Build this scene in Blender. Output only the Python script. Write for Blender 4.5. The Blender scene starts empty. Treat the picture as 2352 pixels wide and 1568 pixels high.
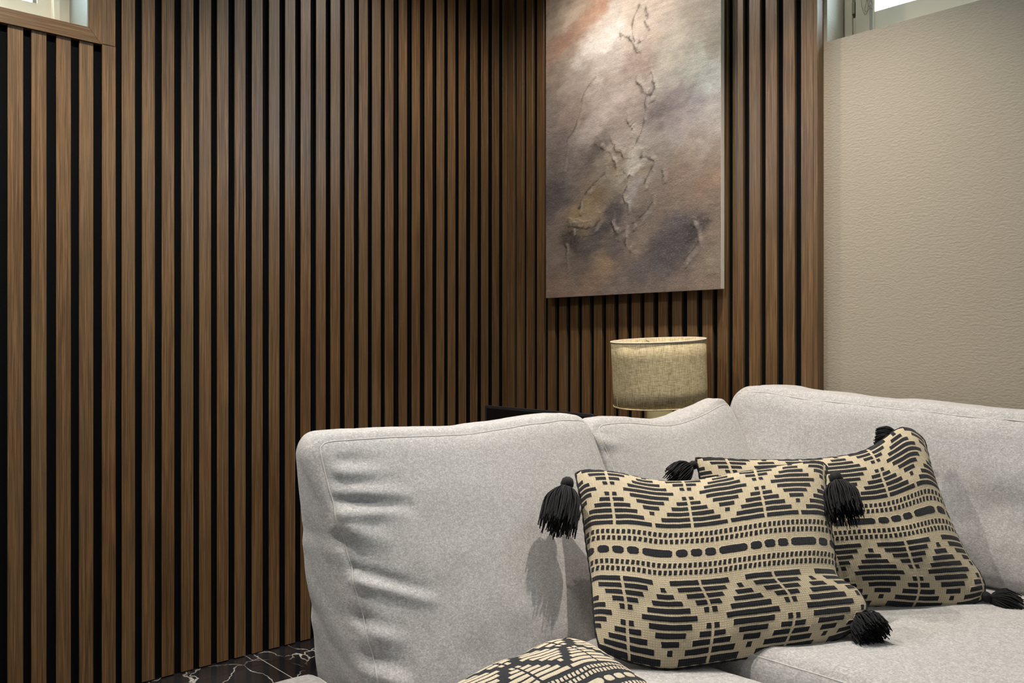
import bpy, bmesh, math, random
import numpy as np
from mathutils import Vector, Matrix

PI = math.pi
rnd = random.Random(7)
rng = np.random.default_rng(11)
SC = bpy.context.scene
COL = SC.collection

# ------------------------------------------------------------------ camera
YAW = math.radians(47.57)
cam_d = bpy.data.cameras.new('camera')
cam_d.sensor_width = 36.0
cam_d.lens = 1965.0 / 2352.0 * 36.0
cam_d.clip_start = 0.05
cam = bpy.data.objects.new('camera', cam_d)
cam.location = (2.597, -2.365, 1.0)
cam.rotation_euler = (PI / 2, 0, YAW)
COL.objects.link(cam)
SC.camera = cam

# ------------------------------------------------------------------ world, light, exposure
SC.view_settings.view_transform = 'Standard'
SC.view_settings.look = 'None'
SC.view_settings.gamma = 1.0
SC.view_settings.use_curve_mapping = False
SC.view_settings.exposure = 0.0

world = bpy.data.worlds.new('daylight')
SC.world = world
world.use_nodes = True
wbg = world.node_tree.nodes['Background']
wbg.inputs[0].default_value = (0.58, 0.77, 1.0, 1)
wbg.inputs[1].default_value = 32.0

WARM = (1.0, 0.90, 0.78)
def spot(x, y, power, angle=165, blend=1.0, rad=0.02, color=WARM, tx=0.0, ty=0.0):
    d = bpy.data.lights.new('ceiling_spot', 'SPOT')
    d.energy = power
    d.color = color
    d.spot_size = math.radians(angle)
    d.spot_blend = blend
    d.shadow_soft_size = rad
    o = bpy.data.objects.new('ceiling_spot', d)
    o.location = (x, y, 2.53)
    o.rotation_euler = (math.radians(ty), math.radians(tx), 0)
    COL.objects.link(o)
for a in ((0.68, -0.52, 52, 150), (1.50, -0.56, 138, 96), (2.9, -0.75, 9, 90),
          (0.78, -1.85, 150, 130), (3.1, -1.9, 5, 125),
          (0.78, -3.2, 45, 130), (2.1, -3.4, 8, 125)):
    spot(*a)

def portal(loc, rot, sx, sy):
    d = bpy.data.lights.new('window_portal', 'AREA')
    d.shape = 'RECTANGLE'
    d.size = sx
    d.size_y = sy
    d.cycles.is_portal = True
    o = bpy.data.objects.new('window_portal', d)
    o.location = loc
    o.rotation_euler = rot
    COL.objects.link(o)
portal((2.06, 0.46, 2.16), (-PI / 2, 0, 0), 1.40, 0.60)
portal((-0.46, -2.21, 2.16), (0, -PI / 2, 0), 0.60, 1.20)

# ------------------------------------------------------------------ helpers
def tag(o, label=None, cat=None, group=None, kind=None):
    if label: o['label'] = label
    if cat: o['category'] = cat
    if group: o['group'] = group
    if kind: o['kind'] = kind
    return o
def mesh_obj(name, me, mat=None, parent=None, smooth=False):
    if mat is not None:
        me.materials.append(mat)
    if smooth:
        me.polygons.foreach_set('use_smooth', [True] * len(me.polygons))
    o = bpy.data.objects.new(name, me)
    COL.objects.link(o)
    if parent is not None:
        o.parent = parent
    return o
def from_np(name, V, Q, mat=None, parent=None, smooth=True):
    me = bpy.data.meshes.new(name)
    V = np.asarray(V, np.float32); Q = np.asarray(Q, np.int32)
    k = Q.shape[1]
    me.vertices.add(len(V)); me.vertices.foreach_set('co', V.ravel())
    me.loops.add(Q.size); me.loops.foreach_set('vertex_index', Q.ravel())
    me.polygons.add(len(Q)); me.polygons.foreach_set('loop_start', np.arange(0, Q.size, k, dtype=np.int32))
    me.update(calc_edges=True)
    if smooth:
        me.polygons.foreach_set('use_smooth', np.ones(len(Q), bool))
    me.validate()
    return mesh_obj(name, me, mat, parent)
def empty(name, loc):
    o = bpy.data.objects.new(name, None)
    o.location = loc
    o.empty_display_size = 0.1
    COL.objects.link(o)
    return o
def bm_box(bm, lo, hi, bev=0.0):
    v = [bm.verts.new((x, y, z)) for x in (lo[0], hi[0]) for y in (lo[1], hi[1]) for z in (lo[2], hi[2])]
    fs = [bm.faces.new([v[i] for i in f]) for f in ((0,1,3,2), (4,6,7,5), (0,4,5,1), (2,3,7,6), (0,2,6,4), (1,5,7,3))]
    if bev > 0:
        es = list({e for f in fs for e in f.edges})
        bmesh.ops.bevel(bm, geom=es, offset=bev, segments=2, profile=0.6, affect='EDGES')
def bm_prism(bm, pts, axis, a0, a1):
    def mk(p, a):
        return {0: (a, p[0], p[1]), 1: (p[0], a, p[1]), 2: (p[0], p[1], a)}[axis]
    A = [bm.verts.new(mk(p, a0)) for p in pts]
    B = [bm.verts.new(mk(p, a1)) for p in pts]
    n = len(pts)
    bm.faces.new(A); bm.faces.new(B[::-1])
    for i in range(n):
        bm.faces.new((A[i], B[i], B[(i + 1) % n], A[(i + 1) % n]))
    bmesh.ops.recalc_face_normals(bm, faces=bm.faces)
def bm_obj(name, bm, mat=None, parent=None, smooth=False):
    me = bpy.data.meshes.new(name)
    bmesh.ops.recalc_face_normals(bm, faces=bm.faces)
    bm.to_mesh(me); bm.free()
    return mesh_obj(name, me, mat, parent, smooth)
def box(name, lo, hi, mat, parent=None, bev=0.0):
    bm = bmesh.new(); bm_box(bm, lo, hi, bev)
    o = bm_obj(name, bm, mat, parent)
    return o
def boxes(name, lst, mat, parent=None, bev=0.0):
    bm = bmesh.new()
    for lo, hi in lst: bm_box(bm, lo, hi, bev)
    return bm_obj(name, bm, mat, parent)
def tube_np(P, r, sides=6, closed=False):
    P = np.asarray(P, float); n = len(P)
    rr = np.full(n, r) if np.isscalar(r) else np.asarray(r)
    T = np.roll(P, -1, 0) - np.roll(P, 1, 0)
    if not closed:
        T[0] = P[1] - P[0]; T[-1] = P[-1] - P[-2]
    T /= np.linalg.norm(T, axis=1)[:, None] + 1e-12
    ref = np.array([0.31, 0.17, 0.93])
    N = np.cross(T, ref); N /= np.linalg.norm(N, axis=1)[:, None] + 1e-12
    B = np.cross(T, N)
    a = np.linspace(0, 2 * PI, sides, endpoint=False)
    V = P[:, None, :] + rr[:, None, None] * (np.cos(a)[None, :, None] * N[:, None, :] + np.sin(a)[None, :, None] * B[:, None, :])
    V = V.reshape(-1, 3)
    Q = []
    m = n if closed else n - 1
    for i in range(m):
        for j in range(sides):
            k = (i + 1) % n
            Q.append((i * sides + j, i * sides + (j + 1) % sides, k * sides + (j + 1) % sides, k * sides + j))
    return V, np.array(Q)
def tubes(name, lst, mat, parent=None):
    VV, QQ, o = [], [], 0
    for V, Q in lst:
        VV.append(V); QQ.append(Q + o); o += len(V)
    return from_np(name, np.concatenate(VV), np.concatenate(QQ), mat, parent)
def smooth_curve(pts, n):
    """Catmull-Rom through the points, n samples evenly spaced by length"""
    P = np.asarray(pts, float)
    P = np.vstack([2 * P[0] - P[1], P, 2 * P[-1] - P[-2]])
    out = []
    for i in range(1, len(P) - 2):
        t = np.linspace(0, 1, 16, endpoint=False)[:, None]
        a, b, c, d = P[i - 1], P[i], P[i + 1], P[i + 2]
        out.append(0.5 * ((2 * b) + (-a + c) * t + (2 * a - 5 * b + 4 * c - d) * t ** 2 + (-a + 3 * b - 3 * c + d) * t ** 3))
    out.append(P[-2][None])
    S = np.concatenate(out)
    L = np.concatenate([[0], np.cumsum(np.linalg.norm(np.diff(S, axis=0), axis=1))])
    q = np.linspace(0, L[-1], n)
    return np.stack([np.interp(q, L, S[:, k]) for k in range(S.shape[1])], 1)
def vnoise(x, y, seed=0):
    """smooth 2-D value noise, about -1..1"""
    r = np.random.default_rng(seed).uniform(-1, 1, (256, 256))
    xi = np.floor(x).astype(int); yi = np.floor(y).astype(int)
    fx = x - xi; fy = y - yi
    fx = fx * fx * (3 - 2 * fx); fy = fy * fy * (3 - 2 * fy)
    g = lambda a, b: r[a % 256, b % 256]
    return (g(xi, yi) * (1 - fx) + g(xi + 1, yi) * fx) * (1 - fy) + (g(xi, yi + 1) * (1 - fx) + g(xi + 1, yi + 1) * fx) * fy
def fbm(x, y, seed=0, oct=4):
    s = 0; a = 1.0
    for k in range(oct):
        s = s + a * vnoise(x * 2 ** k, y * 2 ** k, seed + k); a *= 0.55
    return s
def lin(c):
    return tuple((v / 255 / 12.92) if v / 255 <= 0.04045 else ((v / 255 + 0.055) / 1.055) ** 2.4 for v in c)

# ------------------------------------------------------------------ materials
class M:
    def __init__(s, name):
        s.m = bpy.data.materials.new(name); s.m.use_nodes = True
        s.t = s.m.node_tree; s.b = s.t.nodes['Principled BSDF']
    def n(s, typ, **kw):
        o = s.t.nodes.new(typ)
        for k, v in kw.items():
            if k[0] == 'i' and k[1:].isdigit(): o.inputs[int(k[1:])].default_value = v
            else: setattr(o, k, v)
        return o
    def l(s, a, b): s.t.links.new(a, b)
    def pos(s, scale):
        g = s.n('ShaderNodeNewGeometry'); mp = s.n('ShaderNodeMapping')
        mp.inputs['Scale'].default_value = scale
        s.l(g.outputs['Position'], mp.inputs['Vector']); return mp.outputs[0]
    def noise(s, vec, scale, detail=3, rough=0.5, dist=0.0):
        o = s.n('ShaderNodeTexNoise')
        o.inputs['Scale'].default_value = scale; o.inputs['Detail'].default_value = detail
        o.inputs['Roughness'].default_value = rough; o.inputs['Distortion'].default_value = dist
        s.l(vec, o.inputs['Vector']); return o.outputs[0]
    def ramp(s, fac, stops):
        o = s.n('ShaderNodeValToRGB'); cr = o.color_ramp
        while len(cr.elements) < len(stops): cr.elements.new(0.5)
        for e, (p, c) in zip(cr.elements, stops):
            e.position = p; e.color = (c, c, c, 1) if not hasattr(c, '__len__') else (*c, 1)
        s.l(fac, o.inputs[0]); return o.outputs[0]
    def mix(s, fac, a, b, mode='MIX'):
        o = s.n('ShaderNodeMix', data_type='RGBA', blend_type=mode)
        for k, v in ((0, fac), (6, a), (7, b)):
            if hasattr(v, 'is_output') or hasattr(v, 'links'): s.l(v, o.inputs[k])
            else: o.inputs[k].default_value = v if k == 0 else (*v, 1)
        return o.outputs[2]
    def bump(s, h, strength, dist=0.001, prev=None):
        o = s.n('ShaderNodeBump'); o.inputs['Strength'].default_value = strength; o.inputs['Distance'].default_value = dist
        s.l(h, o.inputs['Height'])
        if prev is not None: s.l(prev, o.inputs['Normal'])
        return o.outputs[0]
    def set(s, color=None, rough=None, spec=None, normal=None, metal=None, sheen=None):
        I = s.b.inputs
        for k, v in (('Base Color', color), ('Roughness', rough), ('Specular IOR Level', spec), ('Normal', normal), ('Metallic', metal), ('Sheen Weight', sheen)):
            if v is None: continue
            if hasattr(v, 'links'): s.l(v, I[k])
            elif k == 'Base Color': I[k].default_value = (*v, 1)
            else: I[k].default_value = v
        return s.m

def wood_mat(name, horizontal=False, gain=1.12):
    m = M(name)
    a = (210, 3.5, 210) if horizontal else (210, 210, 3.5)
    b = (560, 7, 560) if horizontal else (560, 560, 7)
    n1 = m.noise(m.pos(a), 1.0, 3, 0.6)
    n2 = m.noise(m.pos(b), 1.0, 2, 0.6)
    n3 = m.noise(m.pos((9, 9, 1.2)), 1.0, 2)
    g = gain
    c1 = m.ramp(n1, [(0.36, (0.090*g, 0.044*g, 0.017*g)), (0.5, (0.140*g, 0.074*g, 0.030*g)), (0.64, (0.195*g, 0.108*g, 0.050*g))])
    c2 = m.mix(m.ramp(n2, [(0.40, 0.85), (0.52, 0.0)]), c1, (0.052*g, 0.028*g, 0.012*g))
    c3 = m.mix(m.ramp(n3, [(0.3, 0.0), (0.7, 0.35)]), c2, (0.15*g, 0.098*g, 0.052*g))
    # pale dust specks
    n4 = m.noise(m.pos((260, 260, 260)), 1.0, 1)
    c4 = m.mix(m.ramp(n4, [(0.80, 0.0), (0.84, 0.5)]), c3, (0.35, 0.30, 0.25))
    nb = m.bump(n2, 0.35, 0.0006)
    return m.set(c4, 0.38, 0.40, nb)
WOOD = wood_mat('walnut_veneer')
WOODH = wood_mat('walnut_veneer_across', True)
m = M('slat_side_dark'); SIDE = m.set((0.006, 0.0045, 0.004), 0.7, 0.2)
m = M('slat_side_brown'); SIDEB = m.set(m.ramp(m.noise(m.pos((300, 300, 5)), 1, 2), [(0.3, (0.07, 0.042, 0.020)), (0.7, (0.13, 0.083, 0.042))]), 0.55, 0.3)
m = M('black_felt'); nf = m.noise(m.pos((700, 700, 700)), 1, 3)
FELT = m.set(m.ramp(nf, [(0.35, (0.0015, 0.0015, 0.002)), (0.75, (0.0065, 0.0065, 0.008))]), 0.95, 0.1)
def plaster(name, col, bump=0.5):
    m = M(name)
    n1 = m.noise(m.pos((95, 95, 190)), 1.0, 2, 0.45, 0.6)
    n2 = m.noise(m.pos((420, 420, 520)), 1.0, 2, 0.5)
    nb = m.bump(n2, bump * 0.4, 0.0006, m.bump(n1, bump, 0.0022))
    c = m.mix(m.ramp(m.noise(m.pos((1.6, 1.6, 1.6)), 1, 2), [(0.3, 0.0), (0.7, 0.25)]), col, tuple(v * 0.93 for v in col))
    return m.set(c, 0.72, 0.3, nb)
BEIGE = plaster('beige_textured_paint', (0.365, 0.318, 0.252), 0.55)
PAINT = plaster('soft_white_paint', (0.70, 0.66, 0.58), 0.1)
m = M('window_enamel'); ENAMEL = m.set((0.88, 0.76, 0.60), 0.32, 0.5)
m = M('gloss_reveal'); REVEAL = m.set((0.24, 0.235, 0.20), 0.2, 0.8)
m = M('exterior_render'); EXT = m.set((0.60, 0.72, 0.62), 0.8, 0.2)
m = M('hinge_steel'); STEEL = m.set((0.32, 0.29, 0.22), 0.4, 0.5, None, 0.8)
m = M('glass_pane')
tr = m.n('ShaderNodeBsdfTransparent'); gl = m.n('ShaderNodeBsdfGlossy'); gl.inputs['Roughness'].default_value = 0.02
mx = m.n('ShaderNodeMixShader'); mx.inputs[0].default_value = 0.06
tr.inputs[0].default_value = (0.93, 0.97, 0.95, 1)
m.l(tr.outputs[0], mx.inputs[1]); m.l(gl.outputs[0], mx.inputs[2])
m.l(mx.outputs[0], m.t.nodes['Material Output'].inputs['Surface']); GLASS = m.m

# marble floor
m = M('black_veined_marble')
w = m.noise(m.pos((3.0, 3.0, 3.0)), 1, 4, 0.6)
v1 = m.n('ShaderNodeTexVoronoi', feature='DISTANCE_TO_EDGE'); v1.inputs['Scale'].default_value = 6.5
dvec = m.n('ShaderNodeVectorMath', operation='ADD'); sc = m.n('ShaderNodeVectorMath', operation='SCALE'); sc.inputs['Scale'].default_value = 0.12
nz = m.n('ShaderNodeTexNoise'); nz.inputs['Scale'].default_value = 9; nz.inputs['Detail'].default_value = 5
p = m.pos((1, 1.6, 1)); m.l(p, nz.inputs['Vector']); m.l(nz.outputs['Color'], sc.inputs[0]); m.l(p, dvec.inputs[0]); m.l(sc.outputs[0], dvec.inputs[1])
m.l(dvec.outputs[0], v1.inputs['Vector'])
brk = m.ramp(m.noise(m.pos((6, 6, 6)), 1, 2), [(0.36, 0.0), (0.56, 1.0)])
vein = m.ramp(v1.outputs[0], [(0.0, 1.0), (0.020, 0.0)])
mm = m.n('ShaderNodeMath', operation='MULTIPLY'); m.l(vein, mm.inputs[0]); m.l(brk, mm.inputs[1])
cl = m.ramp(w, [(0.35, (0.006, 0.006, 0.0075)), (0.7, (0.030, 0.029, 0.032))])
MARBLE = m.set(m.mix(mm.outputs[0], cl, (0.62, 0.60, 0.57)), 0.12, 0.6)
m = M('pale_grout'); GROUT = m.set((0.62, 0.58, 0.53), 0.8)

# sofa cloth
def sofa_cloth(name, dark, light):
    m = M(name)
    n1 = m.noise(m.pos((260, 260, 420)), 1.0, 4, 0.75)
    n2 = m.noise(m.pos((95, 95, 190)), 1.0, 3, 0.6)
    a = m.ramp(n1, [(0.33, dark), (0.52, tuple((x + y) / 2 for x, y in zip(dark, light))), (0.68, light)])
    c = m.mix(m.ramp(n2, [(0.38, 0.42), (0.56, 0.0)]), a, dark)
    n3 = m.noise(m.pos((900, 900, 900)), 1.0, 2)
    nb = m.bump(n1, 0.35, 0.0012, m.bump(n3, 0.25, 0.0005))
    return m.set(c, 0.92, 0.15, nb, None, 0.25)
CLOTH = sofa_cloth('heathered_grey_cloth', (0.285, 0.275, 0.275), (0.61, 0.595, 0.60))
m = M('seam_thread'); THREAD = m.set((0.58, 0.56, 0.54), 0.85, 0.2)
m = M('black_yarn'); nn = m.noise(m.pos((800, 800, 800)), 1, 2)
YARN = m.set(m.ramp(nn, [(0.3, (0.003, 0.0032, 0.0045)), (0.75, (0.015, 0.0155, 0.020))]), 0.8, 0.25, None, None, 0.05)

def woven_mat(name, ground, bar):
    m = M(name)
    at = m.n('ShaderNodeAttribute', attribute_name='bars')
    uv = m.n('ShaderNodeAttribute', attribute_name='weave')
    mp = m.n('ShaderNodeMapping'); mp.inputs['Scale'].default_value = (1, 1, 1); m.l(uv.outputs['Vector'], mp.inputs[0])
    nz = m.noise(m.pos((700, 700, 700)), 1, 2, 0.6)
    ad = m.n('ShaderNodeMath', operation='MULTIPLY_ADD'); m.l(nz, ad.inputs[0]); ad.inputs[1].default_value = 0.5; ad.inputs[2].default_value = -0.25
    sm = m.n('ShaderNodeMath', operation='ADD'); m.l(at.outputs['Fac'], sm.inputs[0]); m.l(ad.outputs[0], sm.inputs[1])
    fac = m.ramp(sm.outputs[0], [(0.44, 0.0), (0.56, 1.0)])
    # knitted rows of the ground
    wv = m.n('ShaderNodeTexWave', wave_type='BANDS', bands_direction='Y'); wv.inputs['Scale'].default_value = 92; wv.inputs['Distortion'].default_value = 1.2; wv.inputs['Detail Scale'].default_value = 60
    wx = m.n('ShaderNodeTexWave', wave_type='BANDS', bands_direction='X'); wx.inputs['Scale'].default_value = 75; wx.inputs['Distortion'].default_value = 1.0; wx.inputs['Detail Scale'].default_value = 60
    m.l(mp.outputs[0], wv.inputs['Vector']); m.l(mp.outputs[0], wx.inputs['Vector'])
    hh = m.n('ShaderNodeMath', operation='MULTIPLY'); m.l(wv.outputs['Fac'], hh.inputs[0]); m.l(wx.outputs['Fac'], hh.inputs[1])
    gcol = m.mix(m.ramp(hh.outputs[0], [(0.05, 0.55), (0.45, 0.0)]), ground, tuple(v * 0.45 for v in ground))
    gcol = m.mix(m.ramp(m.noise(m.pos((120, 120, 120)), 1, 2), [(0.35, 0.0), (0.7, 0.3)]), gcol, tuple(v * 0.78 for v in ground))
    bcol = m.mix(nz, tuple(v * 0.6 for v in bar), tuple(min(1, v * 1.5) for v in bar))
    c = m.mix(fac, gcol, bcol)
    nb = m.bump(nz, 0.5, 0.0010, m.bump(hh.outputs[0], 0.7, 0.0014))
    return m.set(c, 0.9, 0.15, nb, None, 0.15)
WOVEN = woven_mat('cream_weave_black_bars', (0.69, 0.585, 0.415), (0.011, 0.012, 0.017))
WOVEN_NEG = woven_mat('black_weave_cream_bars', (0.016, 0.017, 0.023), (0.66, 0.56, 0.42))

m = M('linen_shade')
n1 = m.noise(m.pos((50, 50, 420)), 1, 2, 0.7); n2 = m.noise(m.pos((420, 420, 30)), 1, 2, 0.7)
hm = m.n('ShaderNodeMath', operation='ADD'); m.l(n1, hm.inputs[0]); m.l(n2, hm.inputs[1])
h2 = m.n('ShaderNodeMath', operation='MULTIPLY'); m.l(hm.outputs[0], h2.inputs[0]); h2.inputs[1].default_value = 0.5; hm = h2
LINEN = m.set(m.ramp(hm.outputs[0], [(0.40, (0.35, 0.28, 0.16)), (0.5, (0.54, 0.445, 0.275)), (0.60, (0.70, 0.59, 0.39))]), 0.85, 0.2, m.bump(hm.outputs[0], 0.4, 0.0008))
m = M('pale_trim_tape'); TAPE = m.set((0.66, 0.60, 0.50), 0.7)
m = M('pale_green_glass_base'); LBASE = m.set((0.46, 0.42, 0.24), 0.15, 0.6)
m = M('black_gloss'); BLACKG = m.set((0.006, 0.0065, 0.008), 0.16, 0.5)
m = M('black_plastic'); BLACKP = m.set((0.028, 0.029, 0.033), 0.42, 0.5)
m = M('table_lacquer'); TABLE = m.set((0.02, 0.018, 0.017), 0.35, 0.5)
m = M('raw_canvas_side'); cn = m.noise(m.pos((500, 500, 900)), 1, 2)
CSIDE = m.set(m.ramp(cn, [(0.3, (0.42, 0.38, 0.33)), (0.7, (0.72, 0.68, 0.61))]), 0.85)
m = M('oil_paint')
at = m.n('ShaderNodeAttribute', attribute_name='paint')
n1 = m.noise(m.pos((420, 420, 760)), 1, 3, 0.7); n2 = m.noise(m.pos((160, 160, 260)), 1, 3, 0.6)
cc = m.mix(m.ramp(n1, [(0.40, 0.45), (0.55, 0.0)]), at.outputs['Color'], (0.10, 0.085, 0.075))
cc = m.mix(m.ramp(n2, [(0.55, 0.0), (0.72, 0.20)]), cc, (0.62, 0.56, 0.50))
PAINTING = m.set(cc, 0.6, 0.3, m.bump(n1, 0.6, 0.0010, m.bump(n2, 0.5, 0.0020)))

# measured outlines (metres), paint colours and strokes
P1 = {'P0': [1.625, -1.125, 0.452], 'eu': [0.6606, 0.7507, 0.0], 'ev': [-0.512, 0.4505, 0.7314], 'top': [(-0.1208, 0.368), (-0.099, 0.3767), (-0.0377, 0.371), (0.0461, 0.3488), (0.1119, 0.3475), (0.18, 0.3592), (0.2395, 0.3711), (0.3444, 0.3908), (0.4023, 0.3973), (0.4175, 0.3838)], 'right': [(0.4175, 0.3838), (0.4033, 0.3443), (0.3904, 0.2686), (0.3796, 0.1894), (0.3694, 0.1332), (0.3829, 0.1149), (0.4018, 0.0987), (0.4079, 0.0687), (0.3958, 0.0447), (0.3679, 0.0213)], 'bottom': [(-0.1007, -0.0099), (-0.0692, -0.0261), (-0.0315, -0.039), (0.018, -0.0472), (0.0775, -0.0406), (0.1337, -0.0323), (0.2314, -0.0179), (0.2982, -0.0046), (0.3417, 0.0082), (0.3679, 0.0213)], 'left': [(-0.1208, 0.368), (-0.1134, 0.2882), (-0.1101, 0.1986), (-0.1061, 0.1268), (-0.1067, 0.065), (-0.106, 0.0228), (-0.1007, -0.0099)]}
P2 = {'P0': [1.8, -0.6, 0.47], 'eu': [0.617, 0.787, 0.0], 'ev': [-0.3935, 0.3085, 0.866], 'top': [(-0.3444, 0.3115), (-0.3028, 0.311), (-0.2439, 0.3062), (-0.1843, 0.3045), (-0.0796, 0.3054), (0.0035, 0.3139), (0.0561, 0.3283), (0.1044, 0.3557), (0.1393, 0.3772), (0.1653, 0.3803), (0.1849, 0.3681), (0.198, 0.3484)], 'right': [(0.198, 0.3484), (0.1939, 0.2844), (0.1955, 0.2144), (0.2014, 0.1545), (0.2152, 0.085), (0.2311, 0.0436), (0.2331, 0.0142), (0.2186, -0.0126)], 'bottom': [(-0.301, -0.0201), (-0.2108, -0.0257), (-0.1186, -0.0244), (-0.0246, -0.0195), (0.0487, -0.0247), (0.1137, -0.0271), (0.1688, -0.0257), (0.2186, -0.0126)], 'left': [(-0.3444, 0.3115), (-0.3379, 0.2121), (-0.3259, 0.1064), (-0.3116, 0.0241), (-0.301, -0.0201)]}
T1 = [{'k': [1.373, -1.0919, 0.7076], 'e': [1.4108, -1.1572, 0.6456], 'r': 0.04, 'kr': 0.0135}, {'k': [1.7464, -0.6835, 0.7184], 'e': [1.7928, -0.736, 0.6658], 'r': 0.036, 'kr': 0.0135}, {'k': [1.8549, -0.8174, 0.4848], 'e': [1.8997, -0.8399, 0.4768], 'r': 0.035, 'kr': 0.01}]
T2 = [{'k': [1.4663, -0.7866, 0.7255], 'e': [1.4584, -0.8504, 0.7081], 'r': 0.026, 'kr': 0.01}, {'k': [1.7289, -0.3447, 0.7797], 'e': [1.6835, -0.358, 0.7874], 'r': 0.02, 'kr': 0.007}, {'k': [1.9432, -0.4219, 0.4651], 'e': [1.9954077948212854, -0.38851464658442536, 0.45000000000000007], 'r': 0.032, 'kr': 0.011}]
ANCH = [(0.0225, 1.1117, 176, 150, 135), (0.0635, 1.0424, 160, 142, 125), (0.1961, 1.0431, 195, 172, 152), (0.2727, 0.9901, 182, 143, 118), (0.3594, 1.0356, 184, 140, 112), (0.1701, 0.9531, 170, 130, 108), (0.1173, 0.9303, 162, 122, 102), (0.4433, 0.9886, 208, 194, 184), (0.4077, 0.9188, 220, 210, 205), (0.2978, 0.8839, 214, 204, 199), (0.1173, 0.8894, 165, 145, 130), (0.5588, 0.9631, 190, 172, 158), (0.7226, 0.9136, 188, 172, 158), (0.8763, 0.8673, 165, 152, 138), (0.9736, 0.8715, 160, 150, 138), (0.9736, 0.7834, 160, 150, 135), (0.7749, 0.8038, 188, 178, 165), (0.8763, 0.7195, 186, 187, 176), (0.9254, 0.6532, 192, 194, 190), (0.7749, 0.6923, 178, 170, 162), (0.0635, 0.8695, 142, 124, 110), (0.0635, 0.8019, 135, 120, 108), (0.1961, 0.7937, 165, 150, 140), (0.3837, 0.8175, 195, 182, 175), (0.5588, 0.7644, 165, 145, 135), (0.3837, 0.7254, 175, 158, 150), (0.3837, 0.6475, 198, 181, 175), (0.1961, 0.6763, 152, 132, 122), (0.0635, 0.6967, 135, 118, 112), (0.0906, 0.5879, 130, 115, 112), (0.2978, 0.6031, 180, 165, 160), (0.5017, 0.6016, 170, 152, 145), (0.5017, 0.5324, 188, 172, 165), (0.6692, 0.6036, 135, 120, 122), (0.7749, 0.6398, 148, 134, 136), (0.8763, 0.6103, 168, 157, 160), (0.9736, 0.5568, 182, 172, 167), (0.7749, 0.5348, 182, 166, 164), (0.9254, 0.4879, 176, 161, 153), (0.6692, 0.4829, 165, 150, 140), (0.8262, 0.4366, 160, 138, 122), (0.9736, 0.4057, 150, 128, 112), (0.9254, 0.348, 150, 120, 100), (0.7749, 0.384, 142, 118, 104), (0.3226, 0.4992, 108, 96, 90), (0.1961, 0.4782, 125, 112, 108), (0.0635, 0.5164, 120, 108, 105), (0.0635, 0.4036, 90, 82, 86), (0.0906, 0.3486, 98, 88, 90), (0.1961, 0.4269, 125, 112, 105), (0.3837, 0.4208, 150, 135, 120), (0.5361, 0.4589, 225, 215, 205), (0.5304, 0.4183, 225, 215, 205), (0.4785, 0.4659, 160, 140, 120), (0.5924, 0.4248, 150, 132, 112), (0.5132, 0.3926, 150, 130, 110), (0.6146, 0.3477, 150, 132, 120), (0.5474, 0.3614, 175, 165, 165), (0.3226, 0.3702, 140, 118, 90), (0.2474, 0.3123, 168, 142, 105), (0.3102, 0.2852, 172, 148, 118), (0.4077, 0.2982, 92, 82, 84), (0.3837, 0.2436, 80, 74, 78), (0.4785, 0.2433, 132, 117, 112), (0.4668, 0.3139, 95, 86, 88), (0.6146, 0.2597, 120, 105, 95), (0.7749, 0.2987, 130, 112, 98), (0.9254, 0.2844, 135, 112, 95), (0.7956, 0.2314, 96, 87, 91), (0.7542, 0.1689, 78, 72, 78), (0.816, 0.1647, 64, 58, 64), (0.8564, 0.1813, 56, 50, 54), (0.7437, 0.1036, 86, 78, 84), (0.9544, 0.1869, 130, 110, 95), (0.964, 0.0915, 135, 118, 102), (0.0635, 0.2684, 135, 118, 110), (0.0906, 0.1766, 140, 122, 112), (0.1701, 0.2159, 68, 60, 58), (0.2727, 0.1654, 95, 86, 86), (0.1961, 0.0967, 120, 105, 95), (0.3594, 0.1032, 158, 132, 102), (0.4433, 0.155, 110, 98, 95), (0.5588, 0.1821, 142, 124, 112), (0.5361, 0.0805, 108, 96, 97), (0.6692, 0.0741, 98, 91, 94), (0.8262, 0.0471, 125, 108, 100), (0.9544, 0.0162, 130, 110, 95), (0.0635, 0.0355, 142, 116, 100), (0.2601, 0.0212, 148, 122, 102), (0.4433, 0.0149, 130, 112, 102), (0.6146, 0.0157, 125, 108, 100), (0.7749, 0.01, 130, 110, 98), (0.0635, 1.1776, 170, 150, 135), (0.5588, 1.059, 180, 165, 150), (0.9736, 0.9596, 165, 152, 140)]
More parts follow.
